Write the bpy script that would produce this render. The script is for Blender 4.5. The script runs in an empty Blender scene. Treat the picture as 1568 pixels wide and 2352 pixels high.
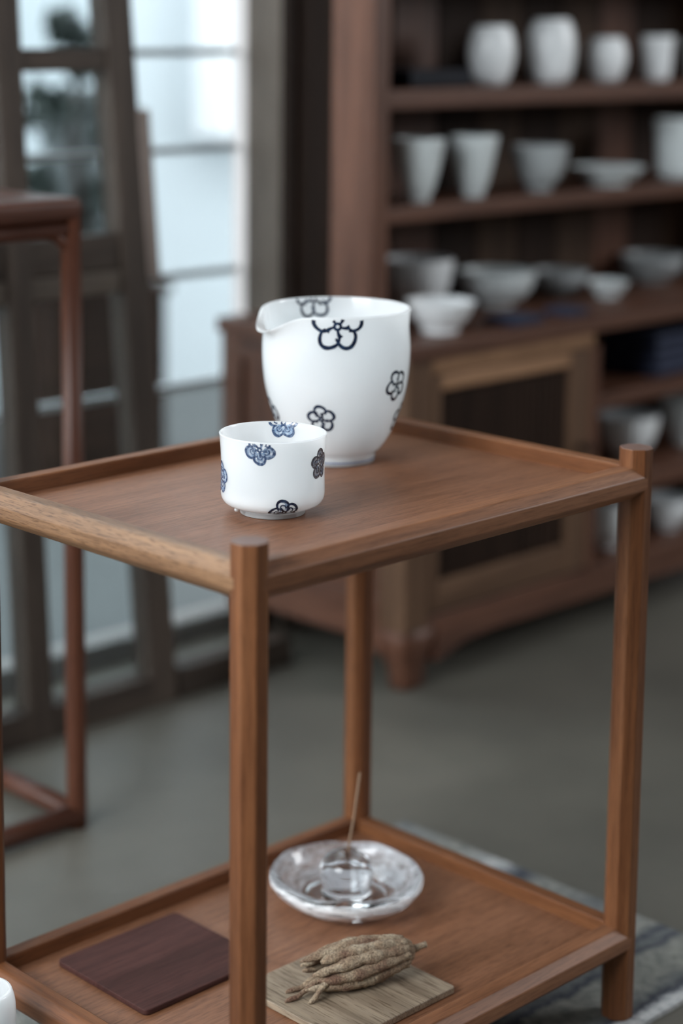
import bpy, bmesh, math, random
from mathutils import Vector, Matrix, noise as mnoise

random.seed(7)
SC = bpy.context.scene
COL = SC.collection
PI = math.pi

# ------------------------------------------------------------------ camera
cam_d = bpy.data.cameras.new('camera')
cam = bpy.data.objects.new('camera', cam_d)
COL.objects.link(cam)
SC.camera = cam
CAM_POS = Vector((-0.831, -0.879, 0.812))
CAM_FWD = Vector((0.6624, 0.7330, -0.1548)).normalized()
cam_r = CAM_FWD.cross(Vector((0, 0, 1))).normalized()
cam_u = cam_r.cross(CAM_FWD).normalized()
rot = Matrix((cam_r, cam_u, -CAM_FWD)).transposed()
cam.matrix_world = Matrix.Translation(CAM_POS) @ rot.to_4x4()
cam_d.sensor_fit = 'VERTICAL'
cam_d.sensor_width = 24
cam_d.sensor_height = 36
cam_d.lens = 4398.76 / 2352 * 36
cam_d.shift_x = 307.1 / 2352
cam_d.shift_y = -416.7 / 2352
cam_d.clip_start = 0.05
cam_d.dof.use_dof = True
cam_d.dof.focus_distance = 1.425
cam_d.dof.aperture_fstop = 2.5

# ------------------------------------------------------------------ world and exposure
world = bpy.data.worlds.new('sky')
SC.world = world
world.use_nodes = True
bg = world.node_tree.nodes['Background']
bg.inputs[0].default_value = (0.90, 0.96, 1.0, 1)
bg.inputs[1].default_value = 4.6
SC.view_settings.view_transform = 'Standard'
SC.view_settings.look = 'None'
SC.view_settings.gamma = 1
SC.view_settings.use_curve_mapping = False
SC.view_settings.exposure = 0.09
try:
    SC.cycles.use_denoising = True
    SC.cycles.max_bounces = 10
    SC.cycles.transmission_bounces = 10
    SC.cycles.transparent_max_bounces = 12
    SC.cycles.sample_clamp_indirect = 4
except Exception:
    pass


def area(name, loc, target, sx, sy, power, col):
    d = bpy.data.lights.new(name, 'AREA')
    d.shape = 'RECTANGLE'
    d.size, d.size_y, d.energy, d.color = sx, sy, power, col
    o = bpy.data.objects.new(name, d)
    COL.objects.link(o)
    o.location = loc
    o.rotation_euler = (Vector(target) - Vector(loc)).to_track_quat('-Z', 'Y').to_euler()
    return o


# daylight coming in through the side window
area('daylight_side_window', (-2.40, 0.05, 1.80), (0.2, 0.15, 0.45), 1.6, 1.4, 75, (0.92, 0.965, 1.0))
# and a weaker window at the far right, which lights the hutch
area('daylight_right_window', (3.10, -1.45, 1.65), (1.3, 0.7, 0.5), 1.3, 1.2, 50, (0.96, 0.975, 1.0))

# ------------------------------------------------------------------ materials
MATS = {}


def new_mat(name):
    m = bpy.data.materials.new(name)
    m.use_nodes = True
    nt = m.node_tree
    b = nt.nodes['Principled BSDF']
    MATS[name] = m
    return m, nt, b


def node(nt, typ, **kw):
    n = nt.nodes.new(typ)
    for k, v in kw.items():
        setattr(n, k, v)
    return n


def ramp(nt, src, stops):
    r = node(nt, 'ShaderNodeValToRGB')
    el = r.color_ramp.elements
    while len(el) < len(stops):
        el.new(0.5)
    for e, (p_, c_) in zip(el, stops):
        e.position = p_
        e.color = (*c_, 1)
    nt.links.new(src, r.inputs[0])
    return r.outputs[0]


def mixc(nt, fac, a, b, mode='MIX'):
    n = node(nt, 'ShaderNodeMix', data_type='RGBA', blend_type=mode)
    for i, v in ((0, fac), (6, a), (7, b)):
        if hasattr(v, 'is_linked') or hasattr(v, 'links'):
            nt.links.new(v, n.inputs[i])
        elif isinstance(v, (tuple, list)):
            n.inputs[i].default_value = (*v, 1)
        else:
            n.inputs[i].default_value = v
    return n.outputs[2]


def coords(nt, scale, rnd=True):
    tc = node(nt, 'ShaderNodeTexCoord')
    src = tc.outputs['Object']
    if rnd:
        oi = node(nt, 'ShaderNodeObjectInfo')
        mul = node(nt, 'ShaderNodeMath', operation='MULTIPLY')
        nt.links.new(oi.outputs['Random'], mul.inputs[0])
        mul.inputs[1].default_value = 7.3
        add = node(nt, 'ShaderNodeVectorMath', operation='ADD')
        nt.links.new(src, add.inputs[0])
        nt.links.new(mul.outputs[0], add.inputs[1])
        src = add.outputs[0]
    mp = node(nt, 'ShaderNodeMapping')
    mp.inputs['Scale'].default_value = scale
    nt.links.new(src, mp.inputs['Vector'])
    return mp.outputs[0]


def noise(nt, vec, scale, detail=4, rough=0.55, dist=0.0):
    n = node(nt, 'ShaderNodeTexNoise')
    n.inputs['Scale'].default_value = scale
    n.inputs['Detail'].default_value = detail
    n.inputs['Roughness'].default_value = rough
    n.inputs['Distortion'].default_value = dist
    nt.links.new(vec, n.inputs['Vector'])
    return n.outputs[0]


def bump(nt, b, h, strength, dist):
    n = node(nt, 'ShaderNodeBump')
    n.inputs['Strength'].default_value = strength
    n.inputs['Distance'].default_value = dist
    nt.links.new(h, n.inputs['Height'])
    nt.links.new(n.outputs[0], b.inputs['Normal'])


def wood(name, axis, dark, mid, light, rough=0.42, fine=1.0, pores=0.35, spec=0.4):
    """Straight grained wood; the grain runs along the given axis."""
    m, nt, b = new_mat(name)
    ax = {'x': 0, 'y': 1, 'z': 2}[axis]
    s = [1.0, 1.0, 1.0]
    s[ax] = 0.045
    v = coords(nt, tuple(s))
    wide = noise(nt, v, 42 * fine, 3, 0.5, 0.6)
    line = noise(nt, v, 330 * fine, 3, 0.6)
    s2 = [1.0, 1.0, 1.0]
    s2[ax] = 0.07
    v2 = coords(nt, tuple(s2))
    pore = noise(nt, v2, 900 * fine, 2, 0.5)
    base = ramp(nt, wide, [(0.28, dark), (0.5, mid), (0.72, light)])
    strk = ramp(nt, line, [(0.35, (0.74, 0.71, 0.68)), (0.52, (1, 1, 1)), (0.7, (1.16, 1.14, 1.10))])
    c1 = mixc(nt, 0.8, base, strk, 'MULTIPLY')
    pr_ = ramp(nt, pore, [(0.36, (0.45, 0.4, 0.36)), (0.47, (1, 1, 1))])
    c2 = mixc(nt, pores, c1, pr_, 'MULTIPLY')
    nt.links.new(c2, b.inputs['Base Color'])
    b.inputs['Roughness'].default_value = rough
    b.inputs['Specular IOR Level'].default_value = spec
    bump(nt, b, pore, 0.12, 0.0006)
    return m


def wood_set(name, *a, **k):
    return {ax: wood(name + '_' + ax, ax, *a, **k) for ax in 'xyz'}


TEAK = wood_set('teak', (0.112, 0.040, 0.015), (0.172, 0.066, 0.026), (0.230, 0.096, 0.040), rough=0.48, spec=0.28)
TEAK_TRAY = wood('teak_tray', 'x', (0.195, 0.086, 0.044), (0.232, 0.105, 0.056), (0.268, 0.126, 0.070), rough=0.42, spec=0.3, fine=1.1, pores=0.6)
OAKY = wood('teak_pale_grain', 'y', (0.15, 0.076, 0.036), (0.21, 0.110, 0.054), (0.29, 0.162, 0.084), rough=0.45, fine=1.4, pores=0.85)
WALNUT = wood_set('walnut', (0.070, 0.030, 0.018), (0.110, 0.048, 0.029), (0.155, 0.070, 0.043), rough=0.45, spec=0.3)
UMBER = wood('umber_wood', 'z', (0.040, 0.022, 0.013), (0.060, 0.034, 0.020), (0.085, 0.05, 0.03), rough=0.6, spec=0.2)
DARKWOOD = wood_set('dark_wood', (0.016, 0.0085, 0.0055), (0.027, 0.0145, 0.0095), (0.042, 0.023, 0.015), rough=0.6, spec=0.15)
NEAR_BLACK = wood('near_black_gap', 'z', (0.007, 0.004, 0.003), (0.011, 0.006, 0.004), (0.016, 0.009, 0.006), rough=0.7, spec=0.08)  # near-black tone where the upper side reads as a dark gap
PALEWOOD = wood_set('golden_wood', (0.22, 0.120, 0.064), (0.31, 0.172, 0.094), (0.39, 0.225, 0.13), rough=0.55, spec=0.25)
MIDWOOD = wood_set('mid_brown_wood', (0.085, 0.046, 0.027), (0.125, 0.070, 0.041), (0.17, 0.097, 0.058), rough=0.55, spec=0.25)
SCREENWOOD = wood_set('screen_wood', (0.035, 0.026, 0.020), (0.055, 0.041, 0.032), (0.08, 0.06, 0.047), rough=0.6, spec=0.3)
RAIL_LIT = wood('teak_rail', 'x', (0.165, 0.068, 0.032), (0.235, 0.102, 0.050), (0.305, 0.142, 0.074), rough=0.45, spec=0.3)  # teak lightened for the front rails, in place of more front light
GREYWOOD = wood_set('weathered_wood', (0.070, 0.055, 0.043), (0.105, 0.084, 0.066), (0.14, 0.112, 0.09), rough=0.6)
SAPELE = wood_set('red_wood', (0.050, 0.0165, 0.009), (0.082, 0.028, 0.015), (0.115, 0.043, 0.023), rough=0.4, spec=0.3)
BOARD_OAK = wood('oak_board', 'y', (0.19, 0.142, 0.098), (0.285, 0.222, 0.158), (0.36, 0.288, 0.21), rough=0.6, fine=0.9, pores=0.8)
BOARD_RED = wood('rosewood_board', 'x', (0.050, 0.021, 0.018), (0.072, 0.030, 0.026), (0.098, 0.042, 0.036), rough=0.65, spec=0.18)


def plain(name, col, rough=0.5, var=0.0, scale=20, bmp=0.0, spec=0.5, **kw):
    m, nt, b = new_mat(name)
    b.inputs['Roughness'].default_value = rough
    b.inputs['Specular IOR Level'].default_value = spec
    if var or bmp:
        v = coords(nt, (1, 1, 1))
        n = noise(nt, v, scale, 5, 0.6)
        if var:
            lo = tuple(c * (1 - var) for c in col)
            hi = tuple(min(c * (1 + var), 1) for c in col)
            nt.links.new(ramp(nt, n, [(0.3, lo), (0.7, hi)]), b.inputs['Base Color'])
        else:
            b.inputs['Base Color'].default_value = (*col, 1)
        if bmp:
            bump(nt, b, n, bmp, 0.002)
    else:
        b.inputs['Base Color'].default_value = (*col, 1)
    for k_, v_ in kw.items():
        b.inputs[k_.replace('_', ' ')].default_value = v_
    return m


PORCELAIN = plain('white_porcelain', (0.80, 0.85, 0.872), 0.12, 0.0, 60, Subsurface_Weight=0.8, Subsurface_Scale=0.028, Subsurface_Radius=(1, 1, 1))
CELADON = plain('pale_glaze', (0.66, 0.72, 0.73), 0.22, 0.12, 25)
WHITEGLAZE = plain('white_glaze', (0.86, 0.90, 0.92), 0.25, 0.06, 25)
GREYGLAZE = plain('grey_glaze', (0.36, 0.39, 0.40), 0.3, 0.15, 25)
NAVY = plain('navy_cloth', (0.022, 0.030, 0.062), 0.85, 0.3, 300, 0.3)
BLACKLAC = plain('black_lacquer', (0.008, 0.010, 0.016), 0.6, spec=0.2)


def ink(name, dark, light, scale):
    m, nt, b = new_mat(name)
    n = noise(nt, coords(nt, (1, 1, 1)), scale, 4, 0.6)
    nt.links.new(ramp(nt, n, [(0.45, dark), (0.58, tuple((a + c) * 0.42 for a, c in zip(dark, light))), (0.75, light)]), b.inputs['Base Color'])
    b.inputs['Roughness'].default_value = 0.16
    return m


INK = ink('cobalt_underglaze', (0.006, 0.011, 0.028), (0.035, 0.075, 0.15), 420)
INK_SOFT = ink('cobalt_soft', (0.030, 0.055, 0.12), (0.30, 0.40, 0.55), 520)
INK_WASH = ink('cobalt_wash', (0.20, 0.29, 0.42), (0.74, 0.80, 0.85), 380)
INK_GREY = ink('grey_underglaze', (0.055, 0.065, 0.09), (0.36, 0.39, 0.44), 520)
INK_LINE = plain('blue_ring_line', (0.22, 0.29, 0.46), 0.16, 0.35, 90)


def glass_mat(name, glint):
    """Thick hand-made glass; cloudy is how much of it is painted white like refracted highlights."""
    m, nt, b = new_mat(name)
    b.inputs['Base Color'].default_value = (0.97, 0.98, 1.0, 1)
    b.inputs['IOR'].default_value = 1.47
    b.inputs['Transmission Weight'].default_value = 1.0
    if glint:
        n = noise(nt, coords(nt, (1, 1, 5.0), False), 45, 3, 0.6, 0.8)
        r = ramp(nt, n, [(0.42, (1 - glint,) * 3), (0.72, (1, 1, 1))])
        nt.links.new(r, b.inputs['Transmission Weight'])
        b.inputs['Roughness'].default_value = 0.06
    else:
        b.inputs['Roughness'].default_value = 0.0
    return m


GLASS = glass_mat('clear_glass', 0)
GLASS_SIDE = glass_mat('highlight_glass', 0.85)



def pane_mat():
    m, nt, b = new_mat('window_glass')
    b.inputs['Base Color'].default_value = (0.90, 0.94, 0.95, 1)
    b.inputs['Roughness'].default_value = 0.02
    b.inputs['IOR'].default_value = 1.02
    b.inputs['Transmission Weight'].default_value = 1.0
    b.inputs['Specular IOR Level'].default_value = 0.5
    return m


PANE = pane_mat()


def floor_mat():
    m, nt, b = new_mat('polished_concrete')
    v = coords(nt, (1, 1, 1), False)
    n1 = noise(nt, v, 1.6, 4, 0.55, 0.4)
    n2 = noise(nt, v, 9, 5, 0.6)
    c = ramp(nt, n1, [(0.35, (0.094, 0.090, 0.075)), (0.55, (0.130, 0.123, 0.102)), (0.72, (0.172, 0.160, 0.135))])
    c2 = mixc(nt, 0.5, c, ramp(nt, n2, [(0.3, (0.8, 0.8, 0.8)), (0.7, (1.15, 1.15, 1.15))]), 'MULTIPLY')
    nt.links.new(c2, b.inputs['Base Color'])
    b.inputs['Roughness'].default_value = 0.5
    return m


FLOOR = floor_mat()
PLASTER = plain('grey_plaster', (0.24, 0.235, 0.23), 0.9, 0.06, 3)
WALLB = plain('pale_plaster', (0.62, 0.59, 0.58), 0.9, 0.04, 4)
PAVING = plain('outdoor_paving', (0.085, 0.092, 0.092), 0.9, 0.1, 2)
OUTWALL = plain('white_render', (0.60, 0.66, 0.69), 0.9, 0.03, 2)
FOLIAGE = plain('dark_foliage', (0.020, 0.032, 0.026), 0.6, 0.4, 40)
TWINE = plain('dark_twine', (0.05, 0.04, 0.03), 0.9)


def rug_mat():
    m, nt, b = new_mat('faded_rug')
    tc = node(nt, 'ShaderNodeTexCoord')
    sep = node(nt, 'ShaderNodeSeparateXYZ')
    v = tc.outputs['Object']
    wob = noise(nt, v, 30, 4, 0.6)
    nt.links.new(v, sep.inputs[0])
    ad = node(nt, 'ShaderNodeMath', operation='MULTIPLY_ADD')
    nt.links.new(wob, ad.inputs[0])
    ad.inputs[1].default_value = 0.03
    nt.links.new(sep.outputs[1], ad.inputs[2])
    mr = node(nt, 'ShaderNodeMapRange')
    nt.links.new(ad.outputs[0], mr.inputs[0])
    mr.inputs[1].default_value = -0.015
    mr.inputs[2].default_value = 0.40
    W_, G_, B_, P_ = (0.52, 0.53, 0.53), (0.27, 0.27, 0.245), (0.050, 0.058, 0.078), (0.16, 0.168, 0.168)
    cr = node(nt, 'ShaderNodeValToRGB')
    cr.color_ramp.interpolation = 'LINEAR'
    st = [(0, W_), (.035, W_), (.055, B_), (.075, P_), (.10, G_), (.175, G_), (.195, B_), (.215, P_), (.235, B_), (.26, G_), (.40, P_), (.55, G_), (.62, B_), (.68, W_), (.8, G_), (1, P_)]
    el = cr.color_ramp.elements
    while len(el) < len(st):
        el.new(0.5)
    for e, (p_, c_) in zip(el, st):
        e.position = p_
        e.color = (*c_, 1)
    nt.links.new(mr.outputs[0], cr.inputs[0])
    n2 = noise(nt, v, 75, 4, 0.65)
    n3 = noise(nt, v, 700, 2, 0.5)
    c = mixc(nt, 0.75, cr.outputs[0], ramp(nt, n2, [(0.32, (0.45, 0.48, 0.52)), (0.55, (1, 1, 1)), (0.75, (1.4, 1.38, 1.3))]), 'MULTIPLY')
    c = mixc(nt, 0.5, c, ramp(nt, n3, [(0.3, (0.6, 0.6, 0.6)), (0.7, (1.3, 1.3, 1.3))]), 'MULTIPLY')
    nt.links.new(c, b.inputs['Base Color'])
    b.inputs['Roughness'].default_value = 0.95
    bump(nt, b, n3, 0.6, 0.002)
    return m


RUG = rug_mat()


def fruit_mat():
    m, nt, b = new_mat('dried_citron')
    v = coords(nt, (1, 1, 1))
    n1 = noise(nt, v, 55, 4, 0.6)
    n2 = noise(nt, v, 620, 3, 0.65)
    c = ramp(nt, n1, [(0.34, (0.17, 0.095, 0.062)), (0.5, (0.29, 0.21, 0.14)), (0.68, (0.42, 0.345, 0.25))])
    c = mixc(nt, 0.85, c, ramp(nt, n2, [(0.3, (0.35, 0.30, 0.27)), (0.5, (0.95, 0.95, 0.95)), (0.72, (1.7, 1.65, 1.55))]), 'MULTIPLY')
    nt.links.new(c, b.inputs['Base Color'])
    b.inputs['Roughness'].default_value = 0.9
    bump(nt, b, n2, 0.9, 0.0016)
    return m


FRUIT = fruit_mat()
INCENSE = plain('incense_brown', (0.24, 0.155, 0.10), 0.9, 0.1, 400)
ENDGRAIN = plain('teak_end_grain', (0.165, 0.098, 0.078), 0.5, 0.15, 300)

# ------------------------------------------------------------------ mesh helpers
ZF = -0.004                                   # the floor; the top of the rug is z = 0


def mesh_obj(name, verts, faces, mat, parent=None, smooth=False, bevel=0.0, seg=2):
    me = bpy.data.meshes.new(name)
    me.from_pydata([tuple(v) for v in verts], [], faces)
    bm = bmesh.new()
    bm.from_mesh(me)
    bmesh.ops.recalc_face_normals(bm, faces=bm.faces)
    bm.to_mesh(me)
    bm.free()
    me.materials.append(mat)
    if smooth:
        for p_ in me.polygons:
            p_.use_smooth = True
    o = bpy.data.objects.new(name, me)
    COL.objects.link(o)
    if parent:
        o.parent = parent
    if bevel:
        b = o.modifiers.new('bevel', 'BEVEL')
        b.width, b.segments, b.limit_method, b.angle_limit = bevel, seg, 'ANGLE', math.radians(25)
        for p_ in me.polygons:
            p_.use_smooth = True
        o.modifiers.new('wn', 'WEIGHTED_NORMAL')
    return o


def thing(name, label, cat, loc=(0, 0, 0), rz=0, group=None):
    o = bpy.data.objects.new(name, None)
    COL.objects.link(o)
    o.location = loc
    o.rotation_euler = (0, 0, rz)
    o.empty_display_size = 0.02
    return tag(o, label, cat, group)


def tag(o, label, cat, group=None):
    o['label'], o['category'] = label, cat
    if group:
        o['group'] = group
    return o


def struct(o):
    o['kind'] = 'structure'
    return o


def box_vf(x0, x1, y0, y1, z0, z1):
    v = [(x, y, z) for z in (z0, z1) for y in (y0, y1) for x in (x0, x1)]
    f = [(0, 2, 3, 1), (4, 5, 7, 6), (0, 1, 5, 4), (2, 6, 7, 3), (0, 4, 6, 2), (1, 3, 7, 5)]
    return v, f


def box(name, x0, x1, y0, y1, z0, z1, mat, parent=None, bevel=0.0, seg=2):
    v, f = box_vf(x0, x1, y0, y1, z0, z1)
    return mesh_obj(name, v, f, mat, parent, bevel=bevel, seg=seg)


def boxes(name, lst, mat, parent=None):
    V, F = [], []
    for b in lst:
        v, f = box_vf(*b)
        n = len(V)
        V += v
        F += [tuple(i + n for i in q) for q in f]
    return mesh_obj(name, V, F, mat, parent)


def prism(name, prof, a, b, axis, mat, parent=None, bevel=0.0, seg=2, mitre=(0, 0)):
    """prof: (across, up) points, swept along x or y from a to b (or up z, prof = (x, y))."""
    n = len(prof)
    V = []
    for t, mt in ((a, mitre[0]), (b, mitre[1])):
        for (p_, q_) in prof:
            V.append({'x': (t + mt * p_, p_, q_), 'y': (p_, t + mt * p_, q_), 'z': (p_, q_, t)}[axis])
    F = [tuple(range(n)), tuple(range(2 * n - 1, n - 1, -1))]
    F += [(i, (i + 1) % n, n + (i + 1) % n, n + i) for i in range(n)]
    return mesh_obj(name, V, F, mat, parent, bevel=bevel, seg=seg)


def frame_at(d):
    d = d.normalized()
    u = d.cross(Vector((0, 0, 1)))
    if u.length < 1e-3:
        u = d.cross(Vector((0, 1, 0)))
    u.normalize()
    return u, d.cross(u)


def tube(name, pts, rad, mat, parent=None, sides=10, jitter=0.0, ex=1.0):
    pts = [Vector(q) for q in pts]
    if not isinstance(rad, (list, tuple)):
        rad = [rad] * len(pts)
    V, F = [], []
    u0, v0 = frame_at(pts[1] - pts[0])
    for i, q in enumerate(pts):
        d = (pts[min(i + 1, len(pts) - 1)] - pts[max(i - 1, 0)]).normalized()
        u0 = (u0 - d * u0.dot(d)).normalized()
        v0 = d.cross(u0)
        for k in range(sides):
            a = 2 * PI * k / sides
            r = rad[i]
            pos = q + u0 * (math.cos(a) * r) + v0 * (math.sin(a) * r * ex)
            if jitter:
                pos += (pos - q) * (mnoise.noise(pos * 260) * jitter + mnoise.noise(pos * 700) * jitter)
            V.append(pos)
    n = len(pts)
    for i in range(n - 1):
        for k in range(sides):
            a, b = i * sides + k, i * sides + (k + 1) % sides
            F.append((a, b, b + sides, a + sides))
    V.append(pts[0])
    V.append(pts[-1])
    for k in range(sides):
        F.append((n * sides, (k + 1) % sides, k))
        F.append((n * sides + 1, (n - 1) * sides + k, (n - 1) * sides + (k + 1) % sides))
    return mesh_obj(name, V, F, mat, parent, smooth=True)


def lathe(name, prof, mat, parent=None, seg=64, fn=None, loc=(0, 0, 0)):
    """Closed surface of revolution; prof runs (r, z) from axis to axis."""
    V, F, rings = [], [], []
    for (r, z) in prof:
        if r < 1e-6:
            rings.append([len(V)])
            V.append((loc[0], loc[1], loc[2] + z))
            continue
        ring = []
        for k in range(seg):
            th = 2 * PI * k / seg
            rr, zz = fn(r, z, th) if fn else (r, z)
            ring.append(len(V))
            V.append((loc[0] + rr * math.cos(th), loc[1] + rr * math.sin(th), loc[2] + zz))
        rings.append(ring)
    for a, b in zip(rings, rings[1:]):
        if len(a) == 1 and len(b) == 1:
            continue
        for k in range(seg):
            k2 = (k + 1) % seg
            if len(a) == 1:
                F.append((a[0], b[k2], b[k]))
            elif len(b) == 1:
                F.append((a[k], a[k2], b[0]))
            else:
                F.append((a[k], a[k2], b[k2], b[k]))
    return mesh_obj(name, V, F, mat, parent, smooth=True)


def copy_thing(o, loc, label, rz=0.0, scale=1.0):
    c = o.copy()
    COL.objects.link(c)
    c.location = loc
    c.rotation_euler = (0, 0, rz)
    c.scale = (scale,) * 3
    c['label'] = label
    for ch in list(o.children):
        d = ch.copy()
        COL.objects.link(d)
        d.parent = c
    return c


# ------------------------------------------------------------------ the room
box('floor', -2.6, 3.4, -3.2, 1.03, ZF - 0.1, ZF, FLOOR)['kind'] = 'structure'
box('ceiling', -2.6, 3.4, -3.2, 1.03, 2.5, 2.6, PLASTER)['kind'] = 'structure'
# back wall with the glazed opening, left and right walls each with a window opening
struct(boxes('wall_back', [(-2.6, -0.75, 1.0, 1.03, ZF, 2.5), (0.94, 3.4, 1.0, 1.03, ZF, 2.5), (-0.75, 0.94, 1.0, 1.03, 2.0, 2.5)], WALLB))
struct(boxes('wall_left', [(-2.6, -2.5, -3.2, -0.65, ZF, 2.5), (-2.6, -2.5, 1.0, 1.03, ZF, 2.5), (-2.6, -2.5, -0.65, 1.0, ZF, 0.75), (-2.6, -2.5, -0.65, 1.0, 2.35, 2.5)], PLASTER))
struct(box('wall_front', -2.5, 3.4, -3.2, -3.1, ZF, 2.5, PLASTER))
struct(boxes('wall_right', [(3.3, 3.4, -3.1, -2.1, ZF, 2.5), (3.3, 3.4, -0.8, 1.0, ZF, 2.5), (3.3, 3.4, -2.1, -0.8, ZF, 1.0), (3.3, 3.4, -2.1, -0.8, 2.3, 2.5), (3.35, 3.4, -2.1, -0.8, 1.0, 2.3)], PLASTER))
struct(box('trim_3', 0.985, 1.06, 0.95, 0.9998, ZF, 2.0, WALLB))
struct(box('trim_1', 0.936, 0.985, 0.925, 0.9998, ZF, 2.0, GREYWOOD['z']))

# outdoors, seen through the glazing
struct(box('ground_outside', -3.0, 7.0, 1.03, 6.0, -0.12, -0.05, PAVING))
ow = struct(box('wall_outside', -1.0, 6.5, 2.60, 2.75, -0.05, 2.2, OUTWALL))

BRIGHT_WHITE = plain('bright_slab_white', (0.90, 0.91, 0.92), 0.8)
struct(box('bright_slab', 2.27, 2.62, 2.50, 2.5995, 0.56, 2.2, BRIGHT_WHITE))  # white slab added outdoors to give the brighter daylight strip

# ------------------------------------------------------------------ rug
rv, rf = [], []
NX, NY = 60, 24
rx0, rx1, ry0, ry1 = -0.62, 0.588, -0.024, 0.385
for j in range(NY + 1):
    for i in range(NX + 1):
        x = rx0 + (rx1 - rx0) * i / NX
        y = ry0 + (ry1 - ry0) * j / NY
        if i in (0, NX):
            x += 0.0012 * mnoise.noise(Vector((x * 9, y * 60, 0)))
        if j in (0, NY):
            y += 0.0016 * mnoise.noise(Vector((x * 60, y * 9, 3)))
        rv.append((x, y, 0.0))
for j in range(NY):
    for i in range(NX):
        a = j * (NX + 1) + i
        rf.append((a, a + 1, a + NX + 2, a + NX + 1))
rug = mesh_obj('rug', rv, rf, RUG)
rug.modifiers.new('thick', 'SOLIDIFY').thickness = 0.0038
rug.modifiers['thick'].offset = -1
tag(rug, 'flat faded rug in grey, white and indigo stripes under the tea rack', 'rug')

# ------------------------------------------------------------------ tea rack
W, D, ZT, ZL, ZP = 0.4236, 0.2993, 0.4568, 0.0685, 0.4844
rack = thing('tea_rack', 'two-tier warm brown wooden tea rack with octagonal legs standing on the rug', 'rack')
H = 0.0125
q_ = H * 0.4142
octo = [(H, q_), (q_, H), (-q_, H), (-H, q_), (-H, -q_), (-q_, -H), (q_, -H), (H, -q_)]
LEGM = TEAK['z']
for (x, y) in ((0, 0), (W, 0), (W, D), (0, D)):
    leg = prism('leg', [(x + a, y + b) for a, b in octo], 0.0, ZP, 'z', LEGM, rack, bevel=0.0010, seg=2)
    leg.data.materials.append(ENDGRAIN)
    leg.data.polygons[1].material_index = 1
hr = 0.0126
qr = hr * 0.4142
IN = -0.6 * hr
# rail section: (outward, up)
sec = [(hr, qr), (qr, hr), (IN, hr), (IN, -hr), (qr, -hr), (hr, -qr)]
for zc in (ZT, ZL):
    prism('rail', [(-a, zc + b) for a, b in sec], 0.0, W, 'x', RAIL_LIT, rack, bevel=0.0011, seg=2)          # front
    prism('rail', [(D + a, zc + b) for a, b in sec], 0.0, W, 'x', TEAK['x'], rack, bevel=0.0014, seg=3)       # back
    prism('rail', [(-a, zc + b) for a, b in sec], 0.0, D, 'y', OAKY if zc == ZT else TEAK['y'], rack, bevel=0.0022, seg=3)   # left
    prism('rail', [(W + a, zc + b) for a, b in sec], 0.0, D, 'y', TEAK['y'], rack, bevel=0.0014, seg=3)       # right
    box('tray_panel', -IN - 0.001, W + IN + 0.001, -IN - 0.001, D + IN + 0.001, zc - 0.006, zc, TEAK_TRAY, rack)

# ------------------------------------------------------------------ painted porcelain
PITCHER=[(0,.0045),(.0300,.0040),(.0310,.0),(.0328,.0),(.0334,.003),(.0334,.0062),(.0345,.0085),(.0395,.0135),(.0468,.0255),(.0535,.0425),(.0588,.0630),(.0610,.0810),(.0615,.0970),(.0604,.1120),(.0608,.1230),(.0617,.1283)]
PITCHER_IN=[(.0603,.1290),(.0592,.1280),(.0580,.1200),(.0574,.1110),(.0583,.0970),(.0575,.0810),(.0550,.0630),(.0500,.0430),(.0430,.0270),(.0350,.0165),(.0200,.0105),(0,.0095)]
CUP=[(0,.0035),(.0215,.0033),(.0225,.0),(.0243,.0),(.0247,.0030),(.0255,.0042),(.0300,.0058),(.0350,.0078),(.0376,.0108),(.0387,.0150),(.0387,.0230),(.0385,.0360),(.0389,.0480),(.0396,.0570),(.0401,.0604)]
CUP_IN=[(.0392,.0609),(.0380,.0600),(.0370,.0540),(.0362,.0430),(.0360,.0280),(.0355,.0180),(.0320,.0120),(.0240,.0092),(0,.0085)]
def spline(pts,n=8):
    out=[]
    for i in range(len(pts)-1):
        p0=pts[max(i-1,0)];p1=pts[i];p2=pts[i+1];p3=pts[min(i+2,len(pts)-1)]
        for k in range(n):
            t=k/n;q=[]
            for a in range(2):
                q.append(.5*((2*p1[a])+(-p0[a]+p2[a])*t+(2*p0[a]-5*p1[a]+4*p2[a]-p3[a])*t*t+(-p0[a]+3*p1[a]-3*p2[a]+p3[a])*t**3))
            out.append((max(q[0],0),q[1]))
    out.append(pts[-1]);return [(r,max(z,0)) for r,z in out]
def arclen(prof):
    s=[0]
    for a,b in zip(prof,prof[1:]): s.append(s[-1]+math.hypot(b[0]-a[0],b[1]-a[1]))
    return s
def at_s(prof,S,s):
    s=min(max(s,0),S[-1]);lo,hi=0,len(S)-1
    while hi-lo>1:
        m=(lo+hi)//2
        if S[m]<=s: lo=m
        else: hi=m
    t=(s-S[lo])/max(S[hi]-S[lo],1e-9)
    return (prof[lo][0]+(prof[hi][0]-prof[lo][0])*t,prof[lo][1]+(prof[hi][1]-prof[lo][1])*t)
SPOUT=math.radians(167)   # towards the window side
def pour(r,z,th):
    d=(th-SPOUT+math.pi)%(2*math.pi)-math.pi
    t=min(max((z-.092)/.037,0),1);t=t*t
    w=math.exp(-(d/.33)**2);w2=math.exp(-(d/.75)**2)
    return r+.0120*w*t+.0008*w2*t, z-.0150*w*t*t-.0012*w2*t
def wall(prof,S,s,th,spout):
    r,z=at_s(prof,S,s)
    if spout: r,z=pour(r,z,th)
    return (r*math.cos(th),r*math.sin(th),z)


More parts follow.
